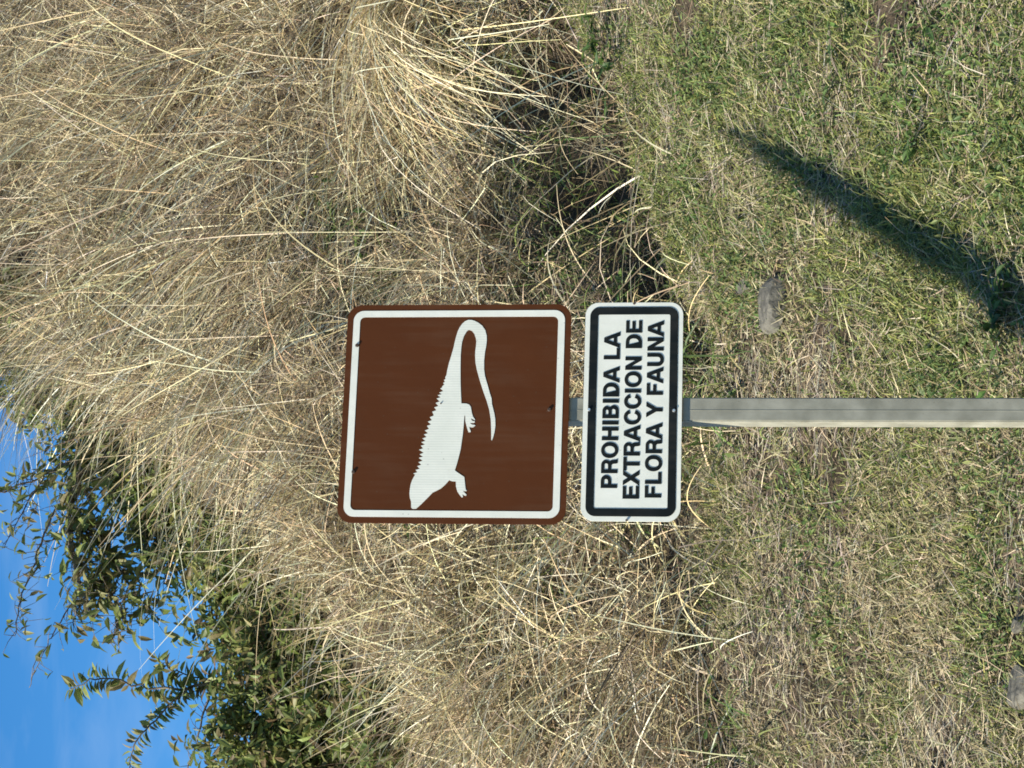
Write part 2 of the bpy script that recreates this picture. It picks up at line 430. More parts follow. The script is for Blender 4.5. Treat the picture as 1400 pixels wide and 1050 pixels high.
for text, row in (('PROHIBIDA LA', 0), ('EXTRACCION DE', 1), ('FLORA Y FAUNA', 2)):
    s = 0.0425 / 718; sxx = s * 1.03
    w = sum(278 if ch == ' ' else G[ch][0] for ch in text)
    x = -w / 2
    ox = (0.001, 0.004, 0.004)[row]; oz = 0.0595 * (1 - row) - 0.0215
    for ch in text:
        if ch == ' ': x += 278; continue
        if ch not in glyph_mesh:
            glyph_mesh[ch] = outline_mesh('letter', [[(a_ * sxx, b_ * s) for a_, b_ in fatten(ct, 15 if ci == 0 else -13)] for ci, ct in enumerate(G[ch][1])], 0.0004)
            glyph_mesh[ch].materials.append(M_black)
        o = link('letter', glyph_mesh[ch], plate)
        o.location = (ox + x * sxx, -0.0022, oz)
        x += G[ch][0]
for u, v, m, r in ((490, 805, M_zinc, 0.005), (489, 921.5, M_zinc, 0.005), (637, 866, M_bolt, 0.004), (341, 858, M_bolt, 0.0035)):
    screw(plate, lx(u) - lx(489), -(v - 864.5 - (u - 489) * 0.012) * PXM, r, m, y=-0.0045)

# ------------------------------------------------------------------ ribbons (stems, blades)
def ribbons(root, d0, length, width, droop, segs, col, side=None, wob=0.0, tip=0.15):
    """root (N,3) d0 (N,3) unit start direction; each ribbon is an arc that droops under its weight"""
    N = len(root)
    s = np.linspace(0, 1, segs + 1)
    rv = np.array([-0.42, -0.75, 0.5]) + rng.normal(0, 0.42, (N, 3)) if side is None else side   # blades turn their faces to the light
    w = np.cross(d0, rv); w /= np.linalg.norm(w, axis=1, keepdims=True) + 1e-9
    wdir = np.cross(d0, w)
    L = length[:, None, None]
    c = root[:, None, :] + L * s[None, :, None] * d0[:, None, :]
    c = c + L * (s ** 2)[None, :, None] * droop[:, None, :]
    if wob:
        ph = rng.random((N, 1, 1)) * 6.28
        c = c + wob * L * np.sin(s[None, :, None] * 5.0 + ph) * wdir[:, None, :] * s[None, :, None]
    hw = 0.5 * width[:, None, None] * (1 - (1 - tip) * s ** 1.6)[None, :, None]
    a = c - hw * w[:, None, :]; b_ = c + hw * w[:, None, :]
    V = np.stack([a, b_], 2).reshape(N * (segs + 1) * 2, 3)
    base = (np.arange(N) * (segs + 1) * 2)[:, None] + (np.arange(segs) * 2)[None, :]
    F = np.stack([base, base + 1, base + 3, base + 2], -1).reshape(-1, 4)
    T = np.repeat(col, (segs + 1) * 2, axis=0)
    return V, F, T

def join(parts):
    vs_, fs_, ts_ = [], [], []; n = 0
    for V, F, T in parts:
        vs_.append(V); fs_.append(F + n); ts_.append(T); n += len(V)
    return np.concatenate(vs_), np.concatenate(fs_), np.concatenate(ts_)

def unit(a): return a / (np.linalg.norm(a, axis=1, keepdims=True) + 1e-9)

def scatter(n, y0, y1, weight, inner=0.78, margin=0.6):
    """random plan points, most of them in and close round the photographed strip"""
    out = []
    got = 0
    while got < n:
        m = n * 2
        y = rng.uniform(y0, y1, m)
        half = np.where(rng.random(m) < inner, 0.185 * y + margin, 5.0)
        x = rng.uniform(-1, 1, m) * half
        k = rng.random(m) < weight(x, y)
        p = np.stack([x[k], y[k]], 1); out.append(p); got += len(p)
    return np.concatenate(out)[:n]

def dry_w(x, y):
    e = (fbm(x * 1.7, y * 1.7, 31) - 0.5) * 1.5
    return sstep(-0.35, 0.35, y - foot(x) + e)

def pal(cols, n, jit=0.12, probs=None):
    cols = np.array(cols)
    k = rng.choice(len(cols), n, p=probs)
    c_ = cols[k] * (1 + rng.normal(0, jit, (n, 1))) * (1 + rng.normal(0, 0.05, (n, 3)))
    return np.clip(c_, 0.01, 0.8)

STRAW = [(0.66, 0.56, 0.34), (0.47, 0.37, 0.205), (0.30, 0.23, 0.13), (0.19, 0.14, 0.085), (0.72, 0.65, 0.46), (0.10, 0.075, 0.048)]

# -- matted litter of the bank, thinned in the added pits and shaded gaps so dark soil shows
HOLLOWS = []
for hx, hy, hr, hd in PITS: HOLLOWS.append((hx, hy, hr * 1.15))
for u_, v_, r_ in ((735, 815, 0.22), (690, 845, 0.26), (560, 965, 0.25), (800, 770, 0.28), (930, 680, 0.26), (980, 640, 0.22), (30, 500, 0.2), (440, 660, 0.12), (880, 740, .18)):
    p_ = on_ground(u_, v_); HOLLOWS.append((p_.x, p_.y, r_))
def visible_bank(x, y):
    g = ground(x, y); c_ = crest(x)
    left = sstep(0.5, -0.1, x)
    hol = np.ones_like(x)
    for hx, hy, hr in HOLLOWS: hol = hol * (1 - 0.93 * np.exp(-((x - hx) ** 2 + (y - hy) ** 2) / hr ** 2))
    return dry_w(x, y) * hol * (left * sstep(-0.45, -1.25, g - c_) + (1 - left) * (g < c_ + 0.8))
def tuft_w(x, y):
    return visible_bank(x, y) * np.clip((fbm(x * 3.6, y * 3.6, 83) - 0.36) * 4.0, 0.07, 1)
P = scatter(50000, 8.4, 16.0, tuft_w)
n = len(P)
Z = ground(P[:, 0], P[:, 1])
lift = rng.random(n) ** 1.3 * 0.34
root = np.stack([P[:, 0], P[:, 1] - lift * 0.5, Z + lift * 0.6], 1)
d = unit(rng.normal(size=(n, 3)) * np.array([1.0, 0.55, 0.8]) + np.array([-0.15, -0.05, 0.2]))
L = rng.uniform(0.06, 0.30, n)
parts = [ribbons(root, d, L, rng.uniform(0.0025, 0.0058, n), rng.normal(0, 0.14, (n, 3)) + np.array([0, 0, -0.12]), 2, pal(STRAW, n, 0.25, [.12, .12, .18, .22, .08, .28]))]
me = mesh_np('dry_grass_mat', *join(parts)[:2], tint=join(parts)[2])
tag(link('dry_grass_mat', me, mat=M_straw), 'tangled mat of dead straw covering the steep bank', 'dry grass', kind='stuff')

# -- standing and leaning dry stems
P = scatter(18500, 8.7, 16.0, tuft_w)
n = len(P)
Z = ground(P[:, 0], P[:, 1])
root = np.stack([P[:, 0], P[:, 1], Z - 0.02], 1)
# prevailing lean changes slowly over the bank (wind-laid swathes)
ang = (fbm(P[:, 0] * 0.55 + 5, P[:, 1] * 0.55, 77, 2) - 0.5) * 4.2 + 0.35
lean = np.stack([-np.cos(ang), -0.45 + 0 * ang, np.sin(ang) * 0.2], 1)
k = rng.uniform(0.25, 1.25, n)[:, None]
d = unit(np.array([0, -0.25, 0.8]) + lean * k + rng.normal(0, 0.72, (n, 3)))
L = rng.uniform(0.25, 1.05, n)
droop = np.stack([lean[:, 0] * 0.22, lean[:, 1] * 0.18, -rng.uniform(0.05, 0.55, n)], 1) + rng.normal(0, 0.08, (n, 3))
V1 = ribbons(root, d, L, rng.uniform(0.0035, 0.007, n) * np.where(rng.random(n) < 0.06, 1.6, 1), droop, 5, pal(STRAW, n, 0.2, [.28, .14, .10, .14, .18, .16]), wob=0.02)
me = mesh_np('dry_grass', V1[0], V1[1], tint=V1[2])
tag(link('dry_grass', me, mat=M_straw), 'tall dead straw-coloured grass leaning over the bank', 'dry grass', kind='stuff')

# -- long pale stalks in clumps: (u, v of the root, count, lean x, lean y, up, length, droop)
clumps = []
def clump(u, v, num, dx, dy, dz, L0, L1, dr, spread=0.22, rad=0.12):
    num = int(num * 1.5)
    p = on_ground(u, v)
    q = rng.normal(0, rad, (num, 2))
    x = p.x + q[:, 0]; y = p.y + q[:, 1]
    rt = np.stack([x, y, ground(x, y)], 1)
    d_ = unit(np.array([dx, dy, dz]) + rng.normal(0, spread, (num, 3)))
    L_ = rng.uniform(L0, L1, num)
    drp = np.stack([d_[:, 0] * 0.15, d_[:, 1] * 0.15, -rng.uniform(0.6, 1.3, num) * dr], 1) + rng.normal(0, 0.06, (num, 3))
    clumps.append(ribbons(rt, d_, L_, rng.uniform(0.005, 0.0095, num), drp, 9, pal([(0.78, 0.67, 0.41), (0.66, 0.53, 0.29), (0.79, 0.72, 0.51)], num, 0.1), wob=0.03, tip=0.3))
# big overhanging tussock at the right of the bank
clump(1040, 560, 110, -0.55, -0.75, 0.35, 0.8, 1.5, 0.75, 0.2, 0.16)
clump(1060, 520, 90, -1.0, -0.3, 0.25, 0.8, 1.6, 0.40, 0.16, 0.16)
clump(960, 600, 60, -0.4, -0.8, 0.3, 0.6, 1.2, 0.8, 0.25, 0.16)
clump(850, 690, 20, -0.6, -0.7, 0.4, 0.5, 1.0, 0.7, 0.3, 0.2)
# up-left sweeping stalks of the upper bank
for u, v, nn in ((960, 330, 60), (860, 250, 60), (1000, 180, 60), (760, 330, 70), (660, 300, 70), (720, 200, 60), (590, 380, 60), (800, 430, 50), (900, 120, 50), (590, 250, 35), (540, 340, 35), (640, 440, 45), (490, 430, 30), (740, 100, 50), (620, 150, 50), (1040, 60, 40)):
    clump(u, v, nn, -0.7, -0.25, 0.7, 0.55, 1.35, 0.2, 0.38, 0.34)
for u, v, nn in ((420, 460, 40), (330, 540, 45), (240, 600, 45), (120, 640, 45), (300, 640, 40), (180, 700, 45), (60, 680, 40), (330, 760, 40), (230, 800, 40), (100, 800, 40), (20, 780, 30), (330, 450, 40), (260, 540, 30)):
    clump(u, v, nn, -0.2, -0.45, 0.6, 0.4, 1.0, 0.35, 0.45, 0.3)
for u, v, nn in ((280, 880, 26), (160, 890, 30), (60, 900, 26), (380, 880, 20), (700, 860, 18), (620, 920, 16)):
    clump(u, v, nn, 0.1, -0.5, 0.55, 0.3, 0.7, 0.5, 0.5, 0.25)
V1 = join(clumps)
me = mesh_np('dry_stalk_clumps', V1[0], V1[1], tint=V1[2])
tag(link('dry_stalks', me, mat=M_straw), 'long pale grass stalks arching from tussocks on the bank', 'dry grass', kind='stuff')

# -- broad green blades growing at the foot of the tussocks
gt = []
for u, v, num, dx in ((1010, 620, 90, -.5), (960, 720, 80, -.4), (870, 790, 80, -.4), (790, 850, 80, -.3), (700, 890, 90, -.3), (630, 910, 110, -.2), (570, 930, 150, 0), (500, 950, 120, .1), (420, 930, 100, 0), (760, 470, 60, -.2), (700, 530, 80, 0), (660, 440, 50, 0), (500, 1000, 60, .2), (40, 1010, 60, 0), (330, 560, 60, 0), (250, 650, 70, 0), (290, 730, 80, 0), (170, 620, 70, 0), (90, 720, 70, 0), (640, 560, 60, 0), (210, 790, 70, .1), (760, 610, 60, -.2), (1000, 380, 60, -.2), (850, 560, 50, -.2), (660, 700, 60, 0)):
    p = on_ground(u, v); q = rng.normal(0, 0.13, (num, 2)); x = p.x + q[:, 0]; y = p.y + q[:, 1]
    d_ = unit(np.array([dx, -0.55, 0.7]) + rng.normal(0, 0.4, (num, 3)))
    gt.append(ribbons(np.stack([x, y, ground(x, y)], 1), d_, rng.uniform(0.1, 0.38, num), rng.uniform(0.005, 0.012, num), np.stack([d_[:, 0] * .2, d_[:, 1] * .2, -rng.uniform(.3, .9, num)], 1), 5, pal([(0.10, 0.16, 0.045), (0.15, 0.21, 0.06), (0.20, 0.24, 0.08), (0.07, 0.11, 0.035), (0.30, 0.26, 0.13)], num, 0.15), wob=0.02, tip=0.1))
V1 = join(gt)
tag(link('tussock_blades', mesh_np('tussock_blades', V1[0], V1[1], tint=V1[2]), mat=M_grass), 'broad green grass blades at the foot of the bank', 'grass', kind='stuff')

# -- mown verge: short green blades and cut dead grass
def verge_w(x, y):
    pat = fbm(x * 2.6, y * 2.6, 51)
    return (1 - 0.8 * dry_w(x, y)) * np.clip((pat - 0.26) * 3.0, 0.10, 1)
P = scatter(200000, 5.4, 11.2, verge_w)
n = len(P)
Z = ground(P[:, 0], P[:, 1])
root = np.stack([P[:, 0], P[:, 1], Z - 0.004], 1)
d = unit(rng.normal(size=(n, 3)) * np.array([0.6, 0.5, 0.25]) + np.array([0.05, -0.12, 0.55]))
pat = fbm(P[:, 0] * 1.7 + 9, P[:, 1] * 1.3, 61) - 0.10 * sstep(-0.2, 1.2, P[:, 0])
side_dry = sstep(0.5, -0.9, P[:, 0]) * 0.36
kdry = rng.random(n) < np.clip(sstep(0.45, 0.68, pat) * 0.5 + side_dry + 0.15, 0, 0.9)
colg = pal([(0.155, 0.195, 0.050), (0.235, 0.265, 0.072), (0.08, 0.115, 0.034), (0.37, 0.36, 0.125), (0.18, 0.195, 0.08)], n, 0.15, [.3, .25, .2, .12, .13])
cold = pal([(0.42, 0.35, 0.20), (0.30, 0.25, 0.14), (0.50, 0.44, 0.28), (0.20, 0.165, 0.10), (0.25, 0.23, 0.11)], n, 0.15)
col = np.where(kdry[:, None], cold, colg)
L = rng.uniform(0.025, 0.10, n) * (0.7 + 0.7 * fbm(P[:, 0] * 2, P[:, 1] * 2, 71))
droop = rng.normal(0, 0.14, (n, 3)) + np.array([0, 0, -0.22])
V1 = ribbons(root, d, L, rng.uniform(0.003, 0.0075, n), droop, 2, col)
me = mesh_np('short_grass', V1[0], V1[1], tint=V1[2])
tag(link('short_grass', me, mat=M_grass), 'short mown green grass on the verge below the bank', 'grass', kind='stuff')

P = scatter(56000, 5.4, 11.2, lambda x, y: (1 - 0.6 * dry_w(x, y)) * np.clip((fbm(x * 3.1 + 2, y * 3.1, 123) - 0.38) * 4, 0.12, 1))
n = len(P)
Z = ground(P[:, 0], P[:, 1])
root = np.stack([P[:, 0], P[:, 1], Z + rng.random(n) * 0.03], 1)
d = unit(rng.normal(size=(n, 3)) * np.array([1, 1, 0.18]) + np.array([0, 0, 0.05]) + 0.5 * np.array([0, 1, 0.5]) * rng.normal(size=(n, 1)))
V1 = ribbons(root, d, rng.uniform(0.03, 0.16, n), rng.uniform(0.002, 0.004, n), rng.normal(0, 0.08, (n, 3)), 2, pal([(0.40, 0.33, 0.20), (0.30, 0.24, 0.15), (0.22, 0.17, 0.11), (0.54, 0.47, 0.31), (0.27, 0.23, 0.18), (0.34, 0.30, 0.24)], n, 0.15))
me = mesh_np('cut_straw', V1[0], V1[1], tint=V1[2])
tag(link('cut_straw', me, mat=M_straw), 'cut dead straw lying loose among the verge grass', 'dry grass', kind='stuff')

# ------------------------------------------------------------------ leaves
def leaf_mesh(name, L=1.0, W=0.42, fold=0.12, curl=-0.18):
    v = [(0, 0, 0), (0.3 * L, W * .42, fold * .7), (0.3 * L, 0, -0.0), (0.3 * L, -W * .42, fold * .7), (0.65 * L, W * .36, fold * .5 + curl * .35), (0.65 * L, 0, curl * .35), (0.65 * L, -W * .36, fold * .5 + curl * .35), (L, 0, curl)]
    f = [(0, 2, 1), (0, 3, 2), (1, 2, 5, 4), (2, 3, 6, 5), (4, 5, 7), (5, 6, 7)]
    return np.array(v), f
LV, LF = leaf_mesh('leaf')
LT = []
for f in LF:
    LT.append(f[:3])
    if len(f) == 4: LT.append((f[0], f[2], f[3]))
LT = np.array(LT)

def leaf_cloud(pos, dirs, nrm, size, col):
    """many small folded leaves as one array: pos (N,3), dirs stalk direction, nrm rough up of the blade"""
    N = len(pos)
    xa = unit(dirs); ya = unit(np.cross(nrm, xa)); za = np.cross(xa, ya)
    B = np.stack([xa, ya, za], 1)                       # rows
    V = pos[:, None, :] + size[:, None, None] * np.einsum('kj,njd->nkd', LV, B)
    F = (np.arange(N) * len(LV))[:, None, None] + LT[None]
    return V.reshape(-1, 3), F.reshape(-1, 3), np.repeat(col, len(LV), axis=0)

LEAFC = [(0.17, 0.215, 0.060), (0.24, 0.275, 0.080), (0.13, 0.165, 0.052), (0.29, 0.28, 0.11), (0.19, 0.16, 0.07)]

def tube_mesh(name, paths):
    """paths: list of (points, r0, r1): tapered limbs, six sides"""
    vs_, fs_ = [], []; 
    for pts, r0, r1 in paths:
        pts = [Vector(p) for p in pts]; base = len(vs_); m = len(pts)
        for k, p in enumerate(pts):
            t = (pts[min(k + 1, m - 1)] - pts[max(k - 1, 0)]).normalized()
            a = t.orthogonal().normalized(); b_ = t.cross(a)
            r = r0 + (r1 - r0) * k / (m - 1)
            for j in range(6):
                an = j * math.pi / 3
                vs_.append(p + (a * math.cos(an) + b_ * math.sin(an)) * r)
        for k in range(m - 1):
            for j in range(6):
                fs_.append((base + k * 6 + j, base + k * 6 + (j + 1) % 6, base + (k + 1) * 6 + (j + 1) % 6, base + (k + 1) * 6 + j))
        fs_.append(tuple(base + j for j in range(5, -1, -1))); fs_.append(tuple(base + (m - 1) * 6 + j for j in range(6)))
    me = bpy.data.meshes.new(name); me.from_pydata(vs_, [], fs_); me.update()
    me.polygons.foreach_set('use_smooth', [True] * len(me.polygons))
    return me

def smooth_path(pts, n=5, jit=0.0):
    pts = [Vector(p) for p in pts]; out = []
    for k in range(len(pts) - 1):
        p0 = pts[max(k - 1, 0)]; p1 = pts[k]; p2 = pts[k + 1]; p3 = pts[min(k + 2, len(pts) - 1)]
        for j in range(n):
            t = j / n
            q = 0.5 * ((2 * p1) + (p2 - p0) * t + (2 * p0 - 5 * p1 + 4 * p2 - p3) * t * t + (3 * p1 - p0 - 3 * p2 + p3) * t ** 3)
            if jit and (k or j): q = q + Vector((random.gauss(0, jit), random.gauss(0, jit), random.gauss(0, jit)))
            out.append(q)
    out.append(pts[-1])
    return out

# -- low broad-leaved ground cover creeping through the verge and under the tussocks
def cover_w(x, y):
    return np.clip((fbm(x * 2.3 + 4, y * 2.3, 91) - 0.50) * 6, 0, 1) * sstep(-1.9, 0.6, x) * (1 - 0.5 * dry_w(x, y)) * sstep(0.9, 0.2, y - foot(x)) + 0.02
P = scatter(26000, 6.0, 11.6, cover_w)
N = len(P)
pos = np.stack([P[:, 0], P[:, 1], ground(P[:, 0], P[:, 1]) + rng.random(N) * 0.05], 1)
V, F, T = leaf_cloud(pos, unit(rng.normal(size=(N, 3)) + np.array([0, -.3, .2])), unit(rng.normal(size=(N, 3)) * .45 + np.array([-.2, -.5, 1])), rng.uniform(0.014, 0.036, N), pal([(0.12, 0.19, 0.055), (0.17, 0.24, 0.07), (0.09, 0.14, 0.045), (0.24, 0.27, 0.10)], N, .15))
tag(link('ground_cover', mesh_np('ground_cover', V, F, smooth=False, tint=T), mat=M_leaf), 'low broad-leaved green ground cover creeping through the verge', 'ground cover', kind='stuff')

# ------------------------------------------------------------------ shrubs along the crest
def shrub(u, v, rpx, depth, label, dens=1.0, dry=0.25, flat=1.0, leaf=(0.045, 0.10)):
    c_ = at_depth(u, v, depth)
    r = 1.08 * rpx / FPX * depth
    bx, by = c_.x, depth + 0.1
    bz = gz(bx, by)
    root_ = empty('shrub', (bx, by, bz))
    tag(root_, label, 'shrub', 'dark shrubs on top of the bank')
    rel = c_ - Vector((bx, by, bz))
    paths = []
    nodes = []
    for k in range(16):
        dd = Vector((random.gauss(0, 1), random.gauss(0, 1), random.gauss(0.3, 0.8))).normalized()
        e = rel + Vector((dd.x * r, dd.y * r * 0.9, dd.z * r * flat)) * random.uniform(0.6, 1.0)
        m_ = rel * 0.45 + e * 0.35 + Vector((random.gauss(0, .1), random.gauss(0, .1), random.gauss(0, .08))) * r
        p = smooth_path([(random.gauss(0, .08), random.gauss(0, .08), -0.1), m_, e], 5, 0.006)
        paths.append((p, 0.014, 0.003)); nodes += p[4:]
    link('stem', tube_mesh('stem', paths), root_, M_bark)
    N = int(3800 * dens * (r / 0.45) ** 2)
    nd = np.array([list(p) for p in nodes])
    # clusters: leaves gather round twig ends, leaving gaps
    ncl = int(90 * dens * (r / 0.45) ** 1.5) + 20
    dirs = unit(rng.normal(size=(ncl, 3)))
    cc = np.array(rel)[None] + dirs * (rng.random((ncl, 1)) ** 0.45) * r * np.array([1, 0.9, flat]) * rng.uniform(0.75, 1.15, (ncl, 1))
    low = np.array(rel)[None] * rng.uniform(0.0, 0.8, (ncl // 3, 1)) + rng.normal(0, 0.45 * r, (ncl // 3, 3)) * np.array([1, .7, .5])
    cc = np.concatenate([cc, nd[rng.choice(len(nd), ncl // 3)], low])
    k = rng.choice(len(cc), N)
    pos = cc[k] + rng.normal(0, 0.055, (N, 3))
    dr = unit(rng.normal(size=(N, 3)) + np.array([0, 0, -0.35]))
    nm = unit(rng.normal(size=(N, 3)) * 0.8 + np.array([-0.2, -0.3, 0.8]))
    col = pal(LEAFC + [(0.20, 0.15, 0.08)], N, 0.2, [.25 * (1 - dry) / .75 * .9, .25 * (1 - dry) / .75 * .9, .25 * (1 - dry) / .75 * 1.2, dry * .35, dry * .35, dry * .3] / np.sum([.25 * (1 - dry) / .75 * .9, .25 * (1 - dry) / .75 * .9, .25 * (1 - dry) / .75 * 1.2, dry * .35, dry * .35, dry * .3]))
    V, F, T = leaf_cloud(pos, dr, nm, rng.uniform(leaf[0], leaf[1], N), col)
    fo = link('foliage', mesh_np('foliage', V, F, smooth=False, tint=T), root_, M_leaf)
    fo['kind'] = 'stuff'
    return root_

shrub(30, 400, 120, 11.9, 'dark olive shrub at the lower left end of the crest', 1.3, 0.35)
shrub(150, 395, 105, 12.2, 'brownish dense shrub under the upright leafy shoot', 1.3, 0.45)
shrub(255, 330, 90, 12.6, 'dark green shrub where the bank meets the blue sky', 1.3, 0.25)
shrub(340, 245, 80, 13.1, 'green shrub beneath the overhanging branch', 1.3, 0.15)
shrub(440, 165, 85, 13.6, 'green shrub the overhanging branch grows out of', 1.2, 0.15)
shrub(540, 70, 75, 14.3, 'green shrub highest on the bank at the sky edge', 1.1, 0.12)
shrub(60, 540, 75, 11.0, 'small dark shrub half buried in dry grass', 1.1, 0.4)
shrub(205, 455, 75, 11.6, 'small olive shrub in the straw below the crest', 1.1, 0.35)
shrub(400, 250, 75, 13.0, 'low olive shrub on the straw slope under the branch root', 1.2, 0.3)
shrub(610, 30, 70, 14.2, 'dark green shrub behind pale stalks at the top of the bank', 1.1, 0.2)
shrub(-115, 430, 125, 11.7, 'dark shrub beyond the left end of the crest, nearest the frame', 1.0, 0.35)
shrub(-270, 450, 130, 11.6, 'dark shrub farthest left along the crest', 1.0, 0.35)
shrub(495, 165, 60, 13.7, 'small green shrub right of the branch root', 1.1, 0.2)
shrub(110, 470, 80, 11.5, 'thick brown green shrub between the two crest shrubs and the straw', 1.2, 0.45)
shrub(310, 345, 65, 12.3, 'low mixed shrub between straw and taller shrubs', 1.0, 0.35)

# ------------------------------------------------------------------ overhanging tree with leafy branches against the sky
leaf_shared = []
for k in range(4):
    for ci, cval in enumerate(LEAFC):
        me = mesh_np('leaf', LV * np.array([1, random.uniform(0.85, 1.15), random.uniform(0.6, 1.6)]), LT, smooth=False, tint=np.array(cval) * random.uniform(0.9, 1.25))
        me.materials.append(M_leaf); leaf_shared.append(me)

def branch_thing(name, label, cat, base, branches):
    """branches: (polyline of (u, v, depth), r0, r1, leaf spacing, leaf size, pinnate)"""
    t = empty(name, base)
    tag(t, label, cat)
    off = Vector(base)
    paths = []; small = []
    nleaf = 0; leaves = []
    for pl, r0, r1, step, size, pinn in branches:
        p = smooth_path([at_depth(*q) - off for q in pl], 6, 0.006)
        paths.append((p, r0, r1))
        if not step: continue
        acc = 0.0; side = 1
        for a, b_ in zip(p[:-1], p[1:]):
            seg = (b_ - a).length; tdir = (b_ - a).normalized()
            while acc < seg:
                q = a + tdir * acc
                sd = tdir.cross(Vector((0, -1, 0.2))).normalized() * side
                side = -side
                if pinn:
                    dr = (sd * 0.9 + tdir * 0.45 + Vector((random.gauss(0, .2), random.gauss(0, .3), random.gauss(0, .2) - 0.1))).normalized()
                    st = q
                else:
                    dr = Vector((random.gauss(0, 1), random.gauss(0, .7), random.gauss(-0.35, .7))).normalized()
                    st = q + Vector((random.gauss(0, .06), random.gauss(0, .08), random.gauss(-0.02, .06)))
                    small.append(([q, (q + st) / 2 + Vector((0, 0, .01)), st], 0.0022, 0.0012))
                nm = Vector((random.gauss(-.2, .5), random.gauss(-.4, .5), random.gauss(.7, .4)))
                X = dr; Y = nm.cross(X).normalized(); Zv = X.cross(Y)
                sc = size * random.uniform(0.65, 1.25)
                leaves.append((sc, Matrix(((X.x * sc, Y.x * sc, Zv.x * sc, st.x), (X.y * sc, Y.y * sc, Zv.y * sc, st.y), (X.z * sc, Y.z * sc, Zv.z * sc, st.z), (0, 0, 0, 1)))))
                nleaf += 1
                acc += step * random.uniform(0.6, 1.4)
            acc -= seg
    link('trunk', tube_mesh('trunk', paths[:1]), t, M_bark)
    for pth in paths[1:]: link('branch', tube_mesh('branch', [pth]), t, M_bark)
    if small:
        link('twigs', tube_mesh('twigs', small), t, M_bark)['kind'] = 'stuff'
    leaves.sort(key=lambda q: -q[0])
    for sc, mtx in leaves[:290]:
        o = bpy.data.objects.new('leaf', random.choice(leaf_shared)); COL.objects.link(o)
        o.parent = t; o.matrix_basis = mtx
    if len(leaves) > 290:
        V = []; T = []
        for sc, mtx in leaves[290:]:
            m_ = np.array(mtx); V.append(LV @ m_[:3, :3].T + m_[:3, 3]); T.append(np.repeat([np.array(random.choice(LEAFC)) * random.uniform(.8, 1.2)], len(LV), 0))
        F = (np.arange(len(V)) * len(LV))[:, None, None] + LT[None]
        fo = link('foliage', mesh_np('foliage', np.concatenate(V), F.reshape(-1, 3), smooth=False, tint=np.concatenate(T)), t, M_leaf)
        fo['kind'] = 'stuff'
    print(name, 'leaves', nleaf)
    return t

b0 = at_depth(452, 230, 14.0); b0.z = gz(b0.x, 14.0)
bb = at_depth(452, 330, 14.0)
branch_thing('tree', 'leafy tree reaching left across the blue sky from the crest', 'tree', b0, [
    ([(470, 300, 14.0), (440, 165, 13.6), (410, 118, 13.3), (360, 98, 13.1), (300, 98, 12.9), (245, 112, 12.8), (200, 130, 12.7)], 0.040, 0.006, 0.007, 0.095, False),
    ([(400, 112, 13.3), (340, 70, 13.0), (290, 50, 12.8), (230, 28, 12.7), (180, 20, 12.6)], 0.009, 0.0025, 0.014, 0.08, False),
    ([(340, 98, 13.1), (290, 150, 12.9), (240, 185, 12.8), (205, 215, 12.8)], 0.008, 0.003, 0.0055, 0.10, False),
    ([(300, 98, 12.9), (250, 140, 12.8), (215, 165, 12.7), (170, 150, 12.7)], 0.008, 0.003, 0.006, 0.10, False),
    ([(360, 98, 13.1), (310, 130, 13.0), (270, 150, 12.9), (225, 110, 12.8), (195, 100, 12.8)], 0.008, 0.003, 0.006, 0.10, False),
    ([(420, 130, 13.4), (370, 165, 13.2), (330, 185, 13.0), (285, 215, 12.9), (250, 235, 12.9)], 0.009, 0.003, 0.0055, 0.10, False),
    ([(440, 165, 13.6), (400, 195, 13.3), (360, 215, 13.1), (320, 250, 13.0)], 0.009, 0.003, 0.0055, 0.10, False),
    ([(250, 112, 12.8), (200, 82, 12.7), (160, 60, 12.6), (110, 40, 12.6)], 0.005, 0.002, 0.035, 0.09, False),
    ([(430, 150, 13.5), (415, 90, 13.3), (390, 40, 13.2), (370, -20, 13.1)], 0.012, 0.003, 0.007, 0.09, False),
    ([(400, 60, 13.3), (350, 30, 13.1), (300, 5, 13.0)], 0.006, 0.002, 0.014, 0.07, False),
    ([(450, 170, 13.6), (480, 100, 13.6), (500, 40, 13.6), (510, -20, 13.6)], 0.012, 0.003, 0.006, 0.09, False),
])
b0 = at_depth(118, 300, 12.6); b0.z = gz(b0.x, 12.6)
branch_thing('sapling', 'upright leafy shoots with paired leaves against the blue sky', 'sapling', b0, [
    ([(125, 420, 12.6), (118, 300, 12.5), (108, 250, 12.4), (112, 190, 12.4), (122, 140, 12.3), (108, 95, 12.3)], 0.012, 0.003, 0.010, 0.10, True),
    ([(112, 262, 12.4), (80, 225, 12.3), (40, 190, 12.2), (10, 178, 12.2), (-30, 175, 12.2)], 0.007, 0.002, 0.014, 0.08, True),
    ([(110, 255, 12.4), (92, 240, 12.3), (78, 222, 12.3), (66, 205, 12.3)], 0.005, 0.002, 0.016, 0.08, True),
    ([(118, 290, 12.5), (135, 235, 12.4), (150, 215, 12.3)], 0.006, 0.002, 0.014, 0.09, True),
    ([(118, 290, 12.5), (60, 275, 12.4), (20, 265, 12.4), (-20, 245, 12.4)], 0.007, 0.003, 0.018, 0.075, False),
])

